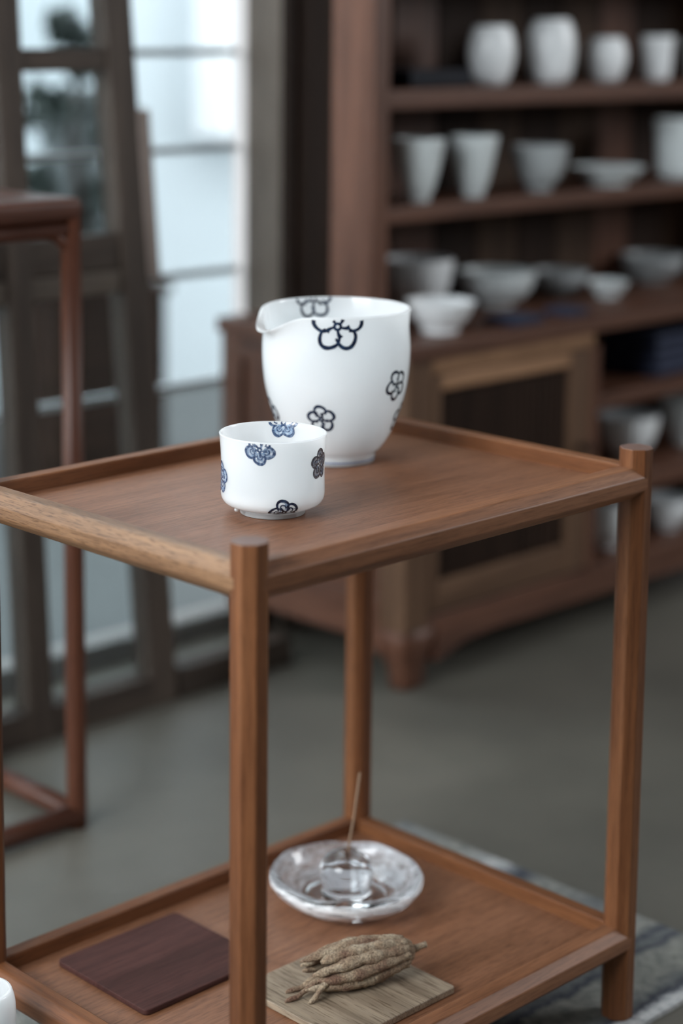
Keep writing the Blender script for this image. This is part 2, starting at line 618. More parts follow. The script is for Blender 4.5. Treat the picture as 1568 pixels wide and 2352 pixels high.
class Skin:
    """Maps flat motif coordinates onto one side of a turned pot."""

    def __init__(self, prof, side, spout, s_lo, s_hi):
        self.P = spline(prof)
        self.S = arclen(self.P)
        self.side, self.spout = side, spout
        self.lo, self.hi = s_lo, (self.S[-1] + s_hi if s_hi <= 0 else s_hi)

    def pos(self, th, s):
        return Vector(wall(self.P, self.S, s, th, self.spout))

    def at(self, th0, s0, a, b, off):
        s = s0 + b * self.side
        r = at_s(self.P, self.S, s)[0]
        th = th0 - 0 + a / max(r, 0.005)
        p0 = self.pos(th, s)
        du = self.pos(th + 0.004, s) - self.pos(th - 0.004, s)
        dv = self.pos(th, min(s + 0.0006, self.S[-1])) - self.pos(th, max(s - 0.0006, 0))
        n = du.cross(dv).normalized()
        rad = Vector((math.cos(th), math.sin(th), 0))
        if n.dot(rad) * self.side < 0 and abs(n.dot(rad)) > 0.05:
            n = -n
        return p0 + n * off, (self.lo <= s <= self.hi)


def ribbon(skin, th0, s0, line, widths, off, V, F):
    n = len(line)
    if not isinstance(widths, (list, tuple)):
        widths = [widths] * n
    prev = None
    for i in range(n):
        x, y = line[i]
        ax, ay = line[max(i - 1, 0)]
        bx, by = line[min(i + 1, n - 1)]
        dx, dy = bx - ax, by - ay
        L = math.hypot(dx, dy) or 1
        nx, ny = -dy / L * widths[i] / 2, dx / L * widths[i] / 2
        row, ok = [], True
        for t in (-1, 0, 1):
            q, o_ = skin.at(th0, s0, x + nx * t, y + ny * t, off)
            row.append(q)
            ok = ok and o_
        cur = None
        if ok:
            cur = len(V)
            V.extend(row)
            if prev is not None:
                F.append((prev, prev + 1, cur + 1, cur))
                F.append((prev + 1, prev + 2, cur + 2, cur + 1))
        prev = cur


def fan(skin, th0, s0, cx, cy, ring, off, V, F):
    q, ok = skin.at(th0, s0, cx, cy, off)
    mid = len(V)
    V.append(q)
    prev = first = None
    for (x, y) in ring + ring[:1]:
        q, o_ = skin.at(th0, s0, x, y, off)
        cur = None
        if o_ and ok:
            cur = len(V)
            V.append(q)
            if prev is not None:
                F.append((mid, prev, cur))
        prev = cur


def petal_ring(k, R, rot, rnd, n=26, a0=-2.2, a1=2.2, size=0.40, at=0.60):
    ang = rot + k * 2 * PI / 5 + rnd.uniform(-0.05, 0.05)
    cx, cy = at * R * math.cos(ang), at * R * math.sin(ang)
    rr = size * R * rnd.uniform(0.95, 1.06)
    out = []
    for i in range(n):
        t = a0 + (a1 - a0) * i / (n - 1)
        w = rr * (1 + 0.05 * math.sin(3 * t + k))
        out.append((cx + w * math.cos(ang + t), cy + w * math.sin(ang + t)))
    return out, ang, (cx, cy)


def blossom(skin, parent, th0, s0, R, rot, seed, style='line', inkm=None):
    """One plum blossom painted on the glaze."""
    rnd = random.Random(seed)
    V, F = [], []
    V2, F2 = [], []
    lw = R * ((0.17 if R > 0.015 else 0.23) if style == 'line' else 0.20)
    for k in range(5):
        ring, ang, (cx, cy) = petal_ring(k, R, rot, rnd)
        ws = [lw * (0.55 + 0.45 * math.sin(PI * i / (len(ring) - 1)) + rnd.uniform(-0.08, 0.08)) for i in range(len(ring))]
        if style != 'line':
            full, _, _ = petal_ring(k, R, rot, rnd, a0=-PI, a1=PI * 0.94)
            fan(skin, th0, s0, cx, cy, full, 0.00006, V2, F2)
            inner = [(cx + (x - cx) * 0.45 + 0.1 * R * math.cos(ang + PI), cy + (y - cy) * 0.45 + 0.1 * R * math.sin(ang + PI)) for x, y in ring]
            ribbon(skin, th0, s0, inner, lw * 0.45, 0.00014, V, F)
        ribbon(skin, th0, s0, ring, ws, 0.00012, V, F)
        # stamen
        r0, r1 = 0.12 * R, 0.50 * R
        a2 = ang + rnd.uniform(-0.18, 0.18) + (PI / 5 if style == 'line' else 0)
        st = [(r0 * math.cos(a2), r0 * math.sin(a2))]
        for i in range(1, 7):
            t = i / 6
            aa = a2 + 0.25 * t * t
            st.append(((r0 + (r1 - r0) * t) * math.cos(aa), (r0 + (r1 - r0) * t) * math.sin(aa)))
        ribbon(skin, th0, s0, st, [lw * (0.6 + 0.75 * (i / 6) ** 2) for i in range(7)], 0.00016, V, F)
    c = [(0.13 * R * math.cos(t * PI / 9), 0.13 * R * math.sin(t * PI / 9)) for t in range(19)]
    ribbon(skin, th0, s0, c, lw * 0.7, 0.00016, V, F)
    if V2 and F2:
        mesh_obj('flower_wash', V2, F2, INK_WASH, parent, smooth=True)
    if F:
        mesh_obj('painted_flower', V, F, inkm or INK, parent, smooth=True)


jug = thing('sake_pitcher', 'large white porcelain pouring pitcher painted with dark blue plum blossoms on the upper tray', 'pitcher', (0.3011, 0.2147, ZT + 0.0003))
lathe('body', spline(PITCHER) + spline(PITCHER_IN), PORCELAIN, jug, 200, pour)
po = Skin(PITCHER, 1, 1, 0.040, -0.0002)
pi_ = Skin(PITCHER_IN, -1, 1, 0.0006, 0.12)
U = PI / 2
blossom(po, jug, -2.356, 0.1662, 0.0198, U, 1)
blossom(po, jug, -2.583, 0.0883, 0.0112, U + 0.1, 2)
blossom(po, jug, -1.400, 0.1144, 0.0122, U + 0.5, 3)
blossom(po, jug, -1.020, 0.0830, 0.0120, U, 4)
blossom(po, jug, 2.58, 0.0840, 0.0135, U, 5)
blossom(po, jug, 1.5, 0.1300, 0.0130, U, 6)
blossom(po, jug, 0.3, 0.0950, 0.0125, U + 1, 7)
blossom(pi_, jug, 1.112, 0.0030, 0.0155, U, 8)
rv_, rf_ = [], []
ribbon(po, 0, 0.0415, [(0.0349 * t * PI / 60, 0) for t in range(-60, 61)], 0.0009, 0.00012, rv_, rf_)
mesh_obj('foot_line', rv_, rf_, INK_LINE, jug, smooth=True)

cup = thing('sake_cup', 'small white porcelain sake cup with blue blossom stamps in front of the pitcher', 'cup', (0.1383, 0.1215, ZT + 0.0003))
lathe('body', spline(CUP) + spline(CUP_IN), PORCELAIN, cup, 180)
co = Skin(CUP, 1, 0, 0.0285, -0.0003)
ci = Skin(CUP_IN, -1, 0, 0.0006, 0.07)
blossom(co, cup, -2.583, 0.0915, 0.0108, -U, 11, 'wash', INK_SOFT)
blossom(co, cup, -1.239, 0.0770, 0.0108, U, 12, 'wash', INK_GREY)
blossom(co, cup, 2.600, 0.0646, 0.0112, U, 13, 'wash', INK_SOFT)
blossom(co, cup, -2.104, 0.0435, 0.0105, U + 0.3, 14, 'wash', INK)
blossom(co, cup, 0.6, 0.0700, 0.0105, U, 15, 'wash', INK_SOFT)
blossom(ci, cup, 0.588, 0.0020, 0.0110, U, 16, 'wash', INK_SOFT)
lathe('glaze_drip', [(0, -0.0016), (0.0012, -0.0012), (0.0018, 0), (0.0013, 0.0012), (0, 0.0016)], PORCELAIN, cup, 12,
      loc=(0.0318 * math.cos(2.95), 0.0318 * math.sin(2.95), 0.0056))

# ------------------------------------------------------------------ glass incense dish and stick
gd = thing('glass_dish', 'thick clear glass incense dish with a round glass knob in its middle', 'dish', (0.3023, 0.1969, ZL + 0.0003))
gp = [(0, 0.0012), (0.030, 0.0010), (0.037, 0.0), (0.0405, 0.0006), (0.050, 0.0050), (0.0595, 0.0115), (0.0650, 0.0180), (0.0665, 0.0222), (0.0655, 0.0258), (0.0625, 0.0278),
      (0.0585, 0.0272), (0.0555, 0.0240), (0.0510, 0.0185), (0.0430, 0.0135), (0.0330, 0.0105), (0.0240, 0.0094), (0.0205, 0.0104), (0.0196, 0.0130), (0.0212, 0.0175), (0.0228, 0.0240),
      (0.0228, 0.0300), (0.0200, 0.0380), (0.0140, 0.0436), (0.0070, 0.0462), (0.0022, 0.0468), (0.0016, 0.0440), (0.0014, 0.0310), (0, 0.0300)]


def wavy(r, z, th):
    k = min(max((r - 0.04) / 0.02, 0), 1)
    return r * (1 + 0.006 * k * math.sin(3 * th + 1)), z + 0.0007 * k * math.sin(5 * th) + 0.0005 * k * math.sin(9 * th + z * 400)


bowl = lathe('bowl', spline(gp, 6), GLASS, gd, 96, wavy)
bowl.data.materials.append(GLASS_SIDE)
for p_ in bowl.data.polygons:                 # the thick outer wall carries the painted white refraction
    r_ = math.hypot(p_.center.x, p_.center.y)
    if (r_ > 0.041 and p_.normal.z < 0.45) or False:
        p_.material_index = 1
stick = tube('incense_stick', [(0, 0, 0), (0.0022, -0.0008, 0.022), (0.0058, -0.0028, 0.046), (0.0098, -0.0052, 0.085)], 0.00115, INCENSE, None, 8)
stick.location = (0.3023, 0.1969, ZL + 0.0308)
tag(stick, 'thin brown incense stick standing in the glass knob of the dish', 'incense')

# ------------------------------------------------------------------ boards and dried fruit on the lower tray
def board(name, x0, x1, y0, y1, z0, t, rad, mat):
    pts = []
    for cx, cy, a0 in ((x1 - rad, y1 - rad, 0), (x0 + rad, y1 - rad, 1), (x0 + rad, y0 + rad, 2), (x1 - rad, y0 + rad, 3)):
        for i in range(5):
            a = (a0 + i / 4) * PI / 2
            pts.append((cx + rad * math.cos(a), cy + rad * math.sin(a)))
    return prism(name, pts, z0, z0 + t, 'z', mat, None, bevel=0.0009, seg=2)


tag(board('oak_board', 0.126, 0.2505, 0.029, 0.143, ZL + 0.0003, 0.0057, 0.003, BOARD_OAK), 'square pale oak board under the dried finger citron', 'board')
tag(board('dark_board', 0.047, 0.174, 0.163, 0.274, ZL + 0.0003, 0.0047, 0.005, BOARD_RED), 'empty dark reddish brown square board lying on the lower tray', 'board')

fruit = thing('dried_citron', 'dried brown finger citron with bunched fingers lying on the pale oak board', 'dried fruit', (0, 0, 0))
A = Vector((0.2320, 0.0690, 0.0945))
B = Vector((0.1560, 0.1005, 0.0885))
axv = (B - A)
e1 = axv.normalized().cross(Vector((0, 0, 1))).normalized()
e2 = e1.cross(axv.normalized())
if e2.z < 0:
    e1, e2 = -e1, -e2
rf2 = random.Random(21)
ZB = ZL + 0.0063


def swell(t):
    return 0.0052 + 0.0094 * math.sin(PI * min(t * 0.74 + 0.10, 1)) ** 0.8


NF = 11
ends = [1.0, 0.90, 1.04, 0.86, 0.97, 0.92, 1.05, 0.88, 1.0, 0.94, 0.98]
curls = [0.1, 0.6, -0.3, 0.5, 0.0, 0.7, -0.2, 0.5, 0.1, 0.4, 0.2]
for k in range(NF):
    psi = 2 * PI * (k + 0.3) / NF
    end, curl = ends[k], curls[k]
    pts, rad = [], []
    n = 30
    for i in range(n):
        t = -0.03 + (end + 0.03) * i / (n - 1)
        rr = swell(max(t, 0))
        late = max(0, (t - 0.70) / 0.3)
        rr -= 0.006 * late * late * curl
        ps = psi + 0.22 * t + 0.05 * math.sin(6 * t + 2 * k)
        c_ = A + axv * t + e1 * (math.cos(ps) * rr) + e2 * (math.sin(ps) * rr)
        w = 0.0050 * (0.60 + 0.42 * math.sin(PI * min(max(t, 0) * 0.8 + 0.12, 1))) * (1 - 0.42 * max(0, (t - 0.6) / 0.4) ** 1.2)
        w *= 1 + 0.10 * math.sin(23 * t + 3 * k)
        if i >= n - 3:
            w *= (0.92, 0.75, 0.4)[i - n + 3]
        c_.z = max(c_.z, ZB + w * 0.9)
        pts.append(c_)
        rad.append(w)
    tube('finger', pts, rad, FRUIT, fruit, 14, 0.17)
core = tube('core', [A + axv * t for t in (0, .15, .35, .55, .7, .8)], [.004, .008, .0105, .010, .007, .002], plain('citron_core', (0.05, 0.032, 0.02), 0.9), fruit, 14)
# loose thin fingertips reaching past the bunch
for (o1, o2, ln, w0, dr) in ((-0.004, 0.000, 0.046, 0.0030, -0.10), (0.004, -0.002, 0.040, 0.0028, 0.02), (-0.010, 0.002, 0.030, 0.0030, -0.25)):
    s_ = A + axv * 0.70 + e1 * o1 + e2 * o2
    pts, rad = [], []
    for i in range(18):
        t = i / 17
        c_ = s_ + (axv.normalized() + e1 * dr).normalized() * ln * t + e1 * 0.0012 * math.sin(5 * t) + Vector((0, 0, -0.016 * t ** 1.3))
        w = w0 * (1 - 0.45 * t) * (1 + 0.12 * math.sin(17 * t))
        if i == 17:
            w *= 0.5
        c_.z = max(c_.z, ZB + w * 0.95)
        pts.append(c_)
        rad.append(w)
    tube('finger', pts, rad, FRUIT, fruit, 12, 0.16)
ux = axv.normalized()
tube('neck', [A + ux * 0.006, A + ux * 0.001, A - ux * 0.004, A - ux * 0.008, A - ux * 0.0105], [0.0100, 0.0108, 0.0100, 0.0072, 0.003], FRUIT, fruit, 16, 0.1)
tube('stem', [A - ux * 0.007, A - ux * 0.013, A - ux * 0.018 + e2 * 0.001, A - ux * 0.021 + e2 * 0.0012], [0.0042, 0.0026, 0.0022, 0.0026], FRUIT, fruit, 10, 0.12)

# ------------------------------------------------------------------ white vase beside the rack, at the edge of the picture
vz = thing('white_vase', 'plain white porcelain vase on the rug at the lower left edge', 'vase', (-0.0614, 0.2227, 0.0))
vp = [(0, 0.001), (0.016, 0.0008), (0.0175, 0), (0.019, 0.002), (0.0205, 0.02), (0.0225, 0.05), (0.0245, 0.08), (0.0243, 0.096), (0.0222, 0.105), (0.0205, 0.1066), (0.0190, 0.1055), (0.0190, 0.09), (0.0190, 0.02), (0.014, 0.006), (0, 0.005)]
lathe('body', spline(vp, 6), PORCELAIN, vz, 64)

# ------------------------------------------------------------------ display hutch
hutch = thing('display_hutch', 'large brown wooden display hutch with shelves of pottery and a reeded cupboard below', 'cabinet', (0, 0, ZF))
WX, WY, WZ = WALNUT['x'], WALNUT['y'], WALNUT['z']
X0, X1 = 0.866, 1.80


def hb(name, x0, x1, y0, y1, z0, z1, mat, parent=None, bevel=0.002):
    return box(name, x0, x1, y0, y1, z0 - ZF, z1 - ZF, mat, parent or hutch, bevel=bevel)


# lower cupboard
hb('countertop', X0 - 0.004, X1 + 0.004, 0.634, 0.978, 0.417, 0.437, WX)
hb('front_post', X0, 0.912, 0.64, 0.682, 0.078, 0.417, MIDWOOD['z'])
hb('back_post', X0, 0.900, 0.935, 0.972, 0.078, 0.417, WZ)
hb('side_panel', X0 + 0.008, X0 + 0.020, 0.682, 0.935, 0.10, 0.40, WZ)
hb('side_rail', X0, X0 + 0.028, 0.682, 0.935, 0.385, 0.417, WY)
hb('side_rail', X0, X0 + 0.028, 0.682, 0.935, 0.078, 0.115, WY)
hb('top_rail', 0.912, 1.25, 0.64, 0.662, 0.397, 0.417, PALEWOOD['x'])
hb('divider', 1.232, 1.25, 0.64, 0.95, 0.09, 0.417, WZ)
hb('end_post', X1 - 0.045, X1, 0.64, 0.972, 0.078, 0.417, WZ)
hb('bottom_board', 0.886, X1 - 0.01, 0.645, 0.965, 0.074, 0.090, WX)
hb('shelf', 1.25, X1 - 0.045, 0.645, 0.955, 0.307, 0.327, WX)
hb('shelf', 1.25, X1 - 0.045, 0.645, 0.955, 0.178, 0.205, WX)
hb('back_panel', 0.886, X1 - 0.02, 0.958, 0.968, 0.09, 0.417, DARKWOOD['z'], bevel=0)
# door with a field of narrow reeds
door = hb('door', 0.914, 1.230, 0.655, 0.660, 0.094, 0.395, DARKWOOD['z'])
fr = ((0.914, 0.930, 0.094, 0.395), (1.186, 1.230, 0.094, 0.395), (0.930, 1.186, 0.375, 0.395), (0.930, 1.186, 0.094, 0.134))
for a, b, c, d in fr:
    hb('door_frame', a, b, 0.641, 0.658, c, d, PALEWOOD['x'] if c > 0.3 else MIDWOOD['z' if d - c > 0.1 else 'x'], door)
reed0 = None
nre = 20
for k in range(nre):
    xa = 0.930 + 0.256 * (k + 0.08) / nre
    xb = 0.930 + 0.256 * (k + 0.92) / nre
    hb('slat', xa, xb, 0.646, 0.656, 0.134, 0.375, DARKWOOD['z'], door, bevel=0.003)
lathe('knob', [(0, -0.009), (0.004, -0.009), (0.0045, 0), (0.007, 0.006), (0.0065, 0.011), (0, 0.013)], DARKWOOD['z'], door, 16).matrix_local = \
    Matrix.Translation((1.208, 0.632, 0.27)) @ Matrix.Rotation(PI / 2, 4, 'X')
# shaped apron and feet
ap = [(0.93, 0.078), (0.93, 0.030), (0.955, 0.036), (0.985, 0.046), (1.04, 0.050), (1.35, 0.050), (1.62, 0.050), (1.68, 0.046), (1.71, 0.036), (1.735, 0.030), (1.735, 0.078)]
V = [(x, y, z - ZF) for y in (0.642, 0.660) for x, z in ap]
n = len(ap)
F = [tuple(range(n)), tuple(range(2 * n - 1, n - 1, -1))] + [(i, (i + 1) % n, n + (i + 1) % n, n + i) for i in range(n)]
mesh_obj('apron', V, F, WX, hutch)
apy = [(0.68, 0.078), (0.68, 0.040), (0.72, 0.056), (0.90, 0.056), (0.935, 0.040), (0.935, 0.078)]
V = [(x, y, z - ZF) for x in (X0 + 0.004, X0 + 0.02) for y, z in apy]
n = len(apy)
F = [tuple(range(n)), tuple(range(2 * n - 1, n - 1, -1))] + [(i, (i + 1) % n, n + (i + 1) % n, n + i) for i in range(n)]
mesh_obj('side_apron', V, F, WY, hutch)
for fx, fy in ((0.905, 0.670), (1.765, 0.670), (0.900, 0.945), (1.765, 0.945)):
    Vf, Ff = [], []
    levels = ((0.082, 0.036), (0.060, 0.034), (0.040, 0.027), (0.020, 0.021), (0.006, 0.021), (0.0, 0.018))
    for z, h_ in levels:
        for i in range(16):
            a = 2 * PI * i / 16
            ca, sa = math.cos(a), math.sin(a)
            k = 1.0 / (abs(ca) ** 4 + abs(sa) ** 4) ** 0.25
            Vf.append((fx + h_ * ca * k, fy + h_ * 0.8 * sa * k, z))
    for L in range(len(levels) - 1):
        for i in range(16):
            a, b = L * 16 + i, L * 16 + (i + 1) % 16
            Ff.append((a, b, b + 16, a + 16))
    Ff += [tuple(range(16)), tuple(range(len(Vf) - 16, len(Vf)))]
    mesh_obj('foot', Vf, Ff, WZ, hutch, smooth=True)
# upper shelves, set back on the counter
UT = 1.20
hb('upper_post', X0, X0 + 0.027, 0.700, 0.772, 0.437, UT, WZ)
hb('upper_post', X0, X0 + 0.027, 0.838, 0.862, 0.437, UT, NEAR_BLACK)
hb('upper_side_panel', X0 + 0.009, X0 + 0.018, 0.772, 0.838, 0.437, UT, NEAR_BLACK, bevel=0)
hb('upper_post', X1 - 0.03, X1, 0.700, 0.862, 0.437, UT, WZ)
for z0, z1 in ((0.717, 0.741), (0.578, 0.598), (0.88, 0.902)):
    hb('shelf', X0 + 0.027, X1 - 0.03, 0.702, 0.852, z0, z1, WX)
hb('cornice', X0 - 0.012, X1 + 0.012, 0.690, 0.866, UT, UT + 0.04, WX)
npl = 10
for k in range(npl):
    xa = X0 + 0.02 + (X1 - X0 - 0.04) * k / npl
    xb = X0 + 0.02 + (X1 - X0 - 0.04) * (k + 1) / npl - 0.0025
    mt = (DARKWOOD['z'], UMBER, WZ, DARKWOOD['z'], UMBER)[k % 5]
    hb('plank', xa, xb, 0.852, 0.861, 0.437, UT, mt, bevel=0.0015)


LIFT = 0.0004


# pottery on the hutch ------------------------------------------------
def pot(name, prof, mat, label, cat, x, y, z, group=None):
    t = thing(name, label, cat, (x, y, z + LIFT), 0, group)
    lathe('body', spline(prof, 5), mat, t, 40)
    return t


def shell(outer, wall_t=0.004, floor_t=0.006):
    """Close an open-pot outline (bottom axis to rim) with an inner wall."""
    inner = []
    for r, z in reversed(outer):
        if r > wall_t + 0.004 and z > floor_t:
            inner.append((r - wall_t, z - 0.0005))
    return outer + [(outer[-1][0] - wall_t * 0.5, outer[-1][1] + 0.0014)] + inner + [(inner[-1][0] * 0.6, floor_t), (0, floor_t)]


def pw(W_, H_, pts):
    """scale unit outline: r in half widths, z in heights"""
    return [(r * W_ / 2, z * H_) for r, z in pts]


ROUND = [(0, .02), (.50, .015), (.55, 0), (.60, .02), (.78, .12), (.97, .40), (1.0, .60), (.93, .82), (.80, .96), (.76, 1.0)]
TALL = [(0, .02), (.58, .015), (.62, 0), (.68, .03), (.88, .14), (1.0, .45), (.98, .70), (.86, .90), (.72, 1.0)]
TAPER = [(0, .05), (.36, .045), (.40, 0), (.44, .02), (.46, .08), (.60, .22), (.78, .52), (.92, .82), (1.0, 1.0)]
BOWL = [(0, .08), (.36, .07), (.40, 0), (.44, .02), (.46, .10), (.66, .24), (.86, .50), (.96, .78), (1.0, 1.0)]
CYL = [(0, .02), (.60, .015), (.66, 0), (.70, .03), (.80, .10), (.86, .35), (.92, .70), (1.0, 1.0)]
PLATE = [(0, .20), (.45, .18), (.48, 0), (.53, .03), (.56, .22), (.75, .45), (1.0, 1.0)]

SA, SB, SCT = 0.741, 0.598, 0.437
G1, G2, G3 = 'pottery on the top shelf of the hutch', 'pottery on the middle shelf of the hutch', 'bowls and dishes on the hutch counter'
pot('round_jar', shell(pw(.062, .076, ROUND)), WHITEGLAZE, 'round white jar, first on the top hutch shelf beside the dark tray', 'jar', 1.150, .757, SA, G1)
pot('tall_jar', shell(pw(.066, .085, TALL)), WHITEGLAZE, 'taller plump white jar second on the top hutch shelf', 'jar', 1.275, .757, SA, G1)
pot('tea_cup', shell(pw(.057, .060, ROUND)), WHITEGLAZE, 'white rounded cup just right of the tall jar on the top shelf', 'cup', 1.400, .757, SA, G1)
pot('tea_cup', shell(pw(.047, .061, CYL)), WHITEGLAZE, 'narrow white cup on the top shelf between the rounded cup and the edge cup', 'cup', 1.522, .757, SA, G1)
pot('tea_cup', shell(pw(.050, .060, ROUND)), CELADON, 'grey cup cut off by the right edge on the top shelf', 'cup', 1.628, .757, SA, G1)
tr = thing('dark_tray', 'low black tray at the left end of the top hutch shelf', 'tray', (1.012, .757, SA + LIFT))
box('body', -.058, .058, -.035, .035, 0, .006, BLACKLAC, tr, bevel=.002)
for a in ((-.058, .058, -.035, -.031), (-.058, .058, .031, .035), (-.058, -.054, -.031, .031), (.054, .058, -.031, .031)):
    box('rim', *a, .006, .022, BLACKLAC, tr, bevel=.001)

YB = .735
pot('tapered_cup', shell(pw(.068, .078, TAPER)), CELADON, 'tapered pale cup at the left end of the middle hutch shelf', 'cup', .985, YB, SB, G2)
pot('tapered_cup', shell(pw(.064, .078, TAPER)), CELADON, 'tapered pale cup second from the left post on the middle shelf', 'cup', 1.092, YB, SB, G2)
pot('small_bowl', shell(pw(.076, .060, BOWL)), GREYGLAZE, 'small grey footed bowl on the middle shelf beside the plate', 'bowl', 1.228, YB, SB, G2)
pot('shallow_plate', shell(pw(.104, .025, PLATE), .003, .006), CELADON, 'shallow white plate on the middle hutch shelf', 'plate', 1.380, YB, SB, G2)
pot('tall_cup', shell(pw(.074, .085, CYL)), CELADON, 'tall pale beaker at the right end of the middle shelf', 'cup', 1.552, YB, SB, G2)

pot('deep_bowl', shell(pw(.098, .076, BOWL)), WHITEGLAZE, 'deep white footed bowl at the left end of the hutch counter', 'bowl', 1.058, .800, SCT, G3)
pot('wide_bowl', shell(pw(.108, .048, BOWL)), CELADON, 'wide pale bowl beside the deep white bowl on the counter', 'bowl', 1.214, .792, SCT, G3)
pot('low_bowl', shell(pw(.082, .034, BOWL)), GREYGLAZE, 'low grey bowl behind the small plate on the counter', 'bowl', 1.372, .805, SCT, G3)
pot('small_plate', shell(pw(.058, .022, PLATE), .003, .006), CELADON, 'small pale dish in front of the grey bowls on the counter', 'dish', 1.400, .742, SCT, G3)
pot('low_bowl', shell(pw(.096, .040, BOWL)), GREYGLAZE, 'broad grey bowl near the right edge on the counter', 'bowl', 1.592, .800, SCT, G3)
pot('oval_dish', shell(pw(.088, .038, PLATE), .003, .008), WHITEGLAZE, 'white dish at the front corner of the counter, right behind the pitcher', 'dish', .980, .690, SCT, G3)


def cloth(label, x, y, z, w, d, h, layers, group=None, mat=NAVY):
    t = thing('folded_cloth', label, 'cloth', (x, y, z + LIFT), 0.06, group)
    for i in range(layers):
        s = 1 - 0.03 * i
        o = box('fold', -w / 2 * s, w / 2 * s, -d / 2 * s, d / 2 * s, h * i / layers, h * (i + 1) / layers - .0004, mat, t, bevel=h / layers * .45, seg=3)
    return t


cloth('flat navy cloth lying on the counter beside the white front dish', 1.112, .678, SCT, .062, .055, .010, 2)
cloth('smaller navy cloth on the counter, further right than the flat one', 1.224, .680, SCT, .044, .045, .009, 2)
cloth('thick folded navy cloth in the open upper compartment of the cupboard', 1.50, .745, .327, .17, .15, .060, 4)
pot('rice_bowl', shell(pw(.090, .062, BOWL)), WHITEGLAZE, 'white footed bowl on the cupboard shelf behind the right rack leg', 'bowl', 1.420, .715, .205, 'bowls inside the open cupboard')
pot('rice_bowl', shell(pw(.072, .070, BOWL)), CELADON, 'pale bowl at the right edge on the same cupboard shelf', 'bowl', 1.560, .715, .205, 'bowls inside the open cupboard')
pot('rice_bowl', shell(pw(.082, .066, BOWL)), WHITEGLAZE, 'white bowl on the cupboard floor, left of the right rack leg', 'bowl', 1.350, .695, .090, 'bowls inside the open cupboard')
pot('rice_bowl', shell(pw(.068, .046, BOWL)), WHITEGLAZE, 'white bowl on the cupboard floor, right of the right rack leg', 'bowl', 1.498, .695, .090, 'bowls inside the open cupboard')

# ------------------------------------------------------------------ glazed lattice screen leaning at the window
scr = thing('lattice_screen', 'tall dark wooden glazed lattice screen leaning back at the bright window', 'screen')
LEAN = 0.045


def bar(name, xa, za, xb, zb, wx, wy, mat, dy=0.0, parent=None):
    V = []
    for (x, z) in ((xa, za), (xb, zb)):
        y = 0.84 + LEAN * z + dy
        if abs(zb - za) > abs(xb - xa):
            V += [(x - wx / 2, y - wy / 2, z), (x + wx / 2, y - wy / 2, z), (x + wx / 2, y + wy / 2, z), (x - wx / 2, y + wy / 2, z)]
        else:
            V += [(x, y - wy / 2, z - wx / 2), (x, y - wy / 2, z + wx / 2), (x, y + wy / 2, z + wx / 2), (x, y + wy / 2, z - wx / 2)]
    F = [(0, 1, 2, 3), (7, 6, 5, 4)] + [(i, (i + 1) % 4, 4 + (i + 1) % 4, 4 + i) for i in range(4)]
    return mesh_obj(name, V, F, mat, parent or scr, bevel=0.002)


TOPZ = 1.95


def sx(x0, x1, z):            # stile position at height z (x1 is the position at z = 0.845)
    return x0 + (x1 - x0) * z / 0.845


ST = [(0.262, 0.240, 0.034), (0.452, 0.444, 0.034), (0.640, 0.603, 0.040)]
for i, (a, b, w) in enumerate(ST):
    bar('stile', a, ZF, sx(a, b, 1.0), 1.0, w, 0.032, SCREENWOOD['z'])


def bay(i, z):
    return sx(ST[i][0], ST[i][1], z) + ST[i][2] / 2, sx(ST[i + 1][0], ST[i + 1][1], z) - ST[i + 1][2] / 2


for i in range(2):
    a, b = bay(i, 0.0)
    bar('bottom_rail', a, 0.015, b, 0.015, 0.038, 0.032, SCREENWOOD['x'])
for i in range(2):
    for z, t, m in ((0.779, .026, SCREENWOOD), (0.556, .042, SCREENWOOD), (0.520, .026, GREYWOOD)):
        a, b = bay(i, z)
        bar('crossbar', a, z, b, z, t, 0.022, m['x'])
    for z0, z1 in ((.034, .507), (.577, .766), (.792, .98)):
        a, b = bay(i, z0)
        c, d = bay(i, z1)
        V = []
        for y_ in (-0.0015, 0.0015):
            V += [(a, .84 + y_ + LEAN * z0, z0), (b, .84 + y_ + LEAN * z0, z0), (d, .84 + y_ + LEAN * z1, z1), (c, .84 + y_ + LEAN * z1, z1)]
        F = [(0, 1, 2, 3), (7, 6, 5, 4)] + [(k, (k + 1) % 4, 4 + (k + 1) % 4, 4 + k) for k in range(4)]
        mesh_obj('pane', V, F, PANE, scr)
bar('top_rail', sx(0.262, 0.240, 1.0) - .017, 1.0, sx(0.640, 0.603, 1.0) + .02, 1.0, 0.04, 0.034, SCREENWOOD['x'])
# window in the back wall: pale thin glazing bars, one pane to each light
wn = bpy.data.objects.new('window_1', None)
COL.objects.link(wn)
wn['kind'] = 'structure'
LIT_EDGE = plain('lit_edge_tone', (0.19, 0.150, 0.130), 0.6, 0.1, 60)
SILLG = plain('grey_sill', (0.20, 0.20, 0.195), 0.8, 0.08, 20)
FRAMEW = plain('pale_paint', (0.42, 0.45, 0.46), 0.6)
levels = [.344, .493, .658, .784, .95, 1.12, 1.29, 1.46, 1.63, 1.80, 1.97]
xs = [-0.75, -0.46, -0.17, 0.12, 0.41, 0.69, 0.926]
for z, nx in zip(levels, levels[1:] + [2.0]):
    box('glazing_bar', -0.75, 0.926, 1.004, 1.016, z - .0045, z + .0045, FRAMEW, wn)
for x in xs[1:4]:
    box('glazing_bar', x - .0045, x + .0045, 1.0045, 1.0155, .03, 1.97, FRAMEW, wn)
zl_ = [.026] + levels
xl_ = [xs[0], xs[1], xs[2], xs[3], xs[-1]]
for z0, z1 in zip(zl_, zl_[1:]):
    for x0, x1 in zip(xl_, xl_[1:]):
        box('pane', x0 + .005, x1 - .005, 1.0088, 1.0112, z0 + .005, z1 - .005, PANE, wn)
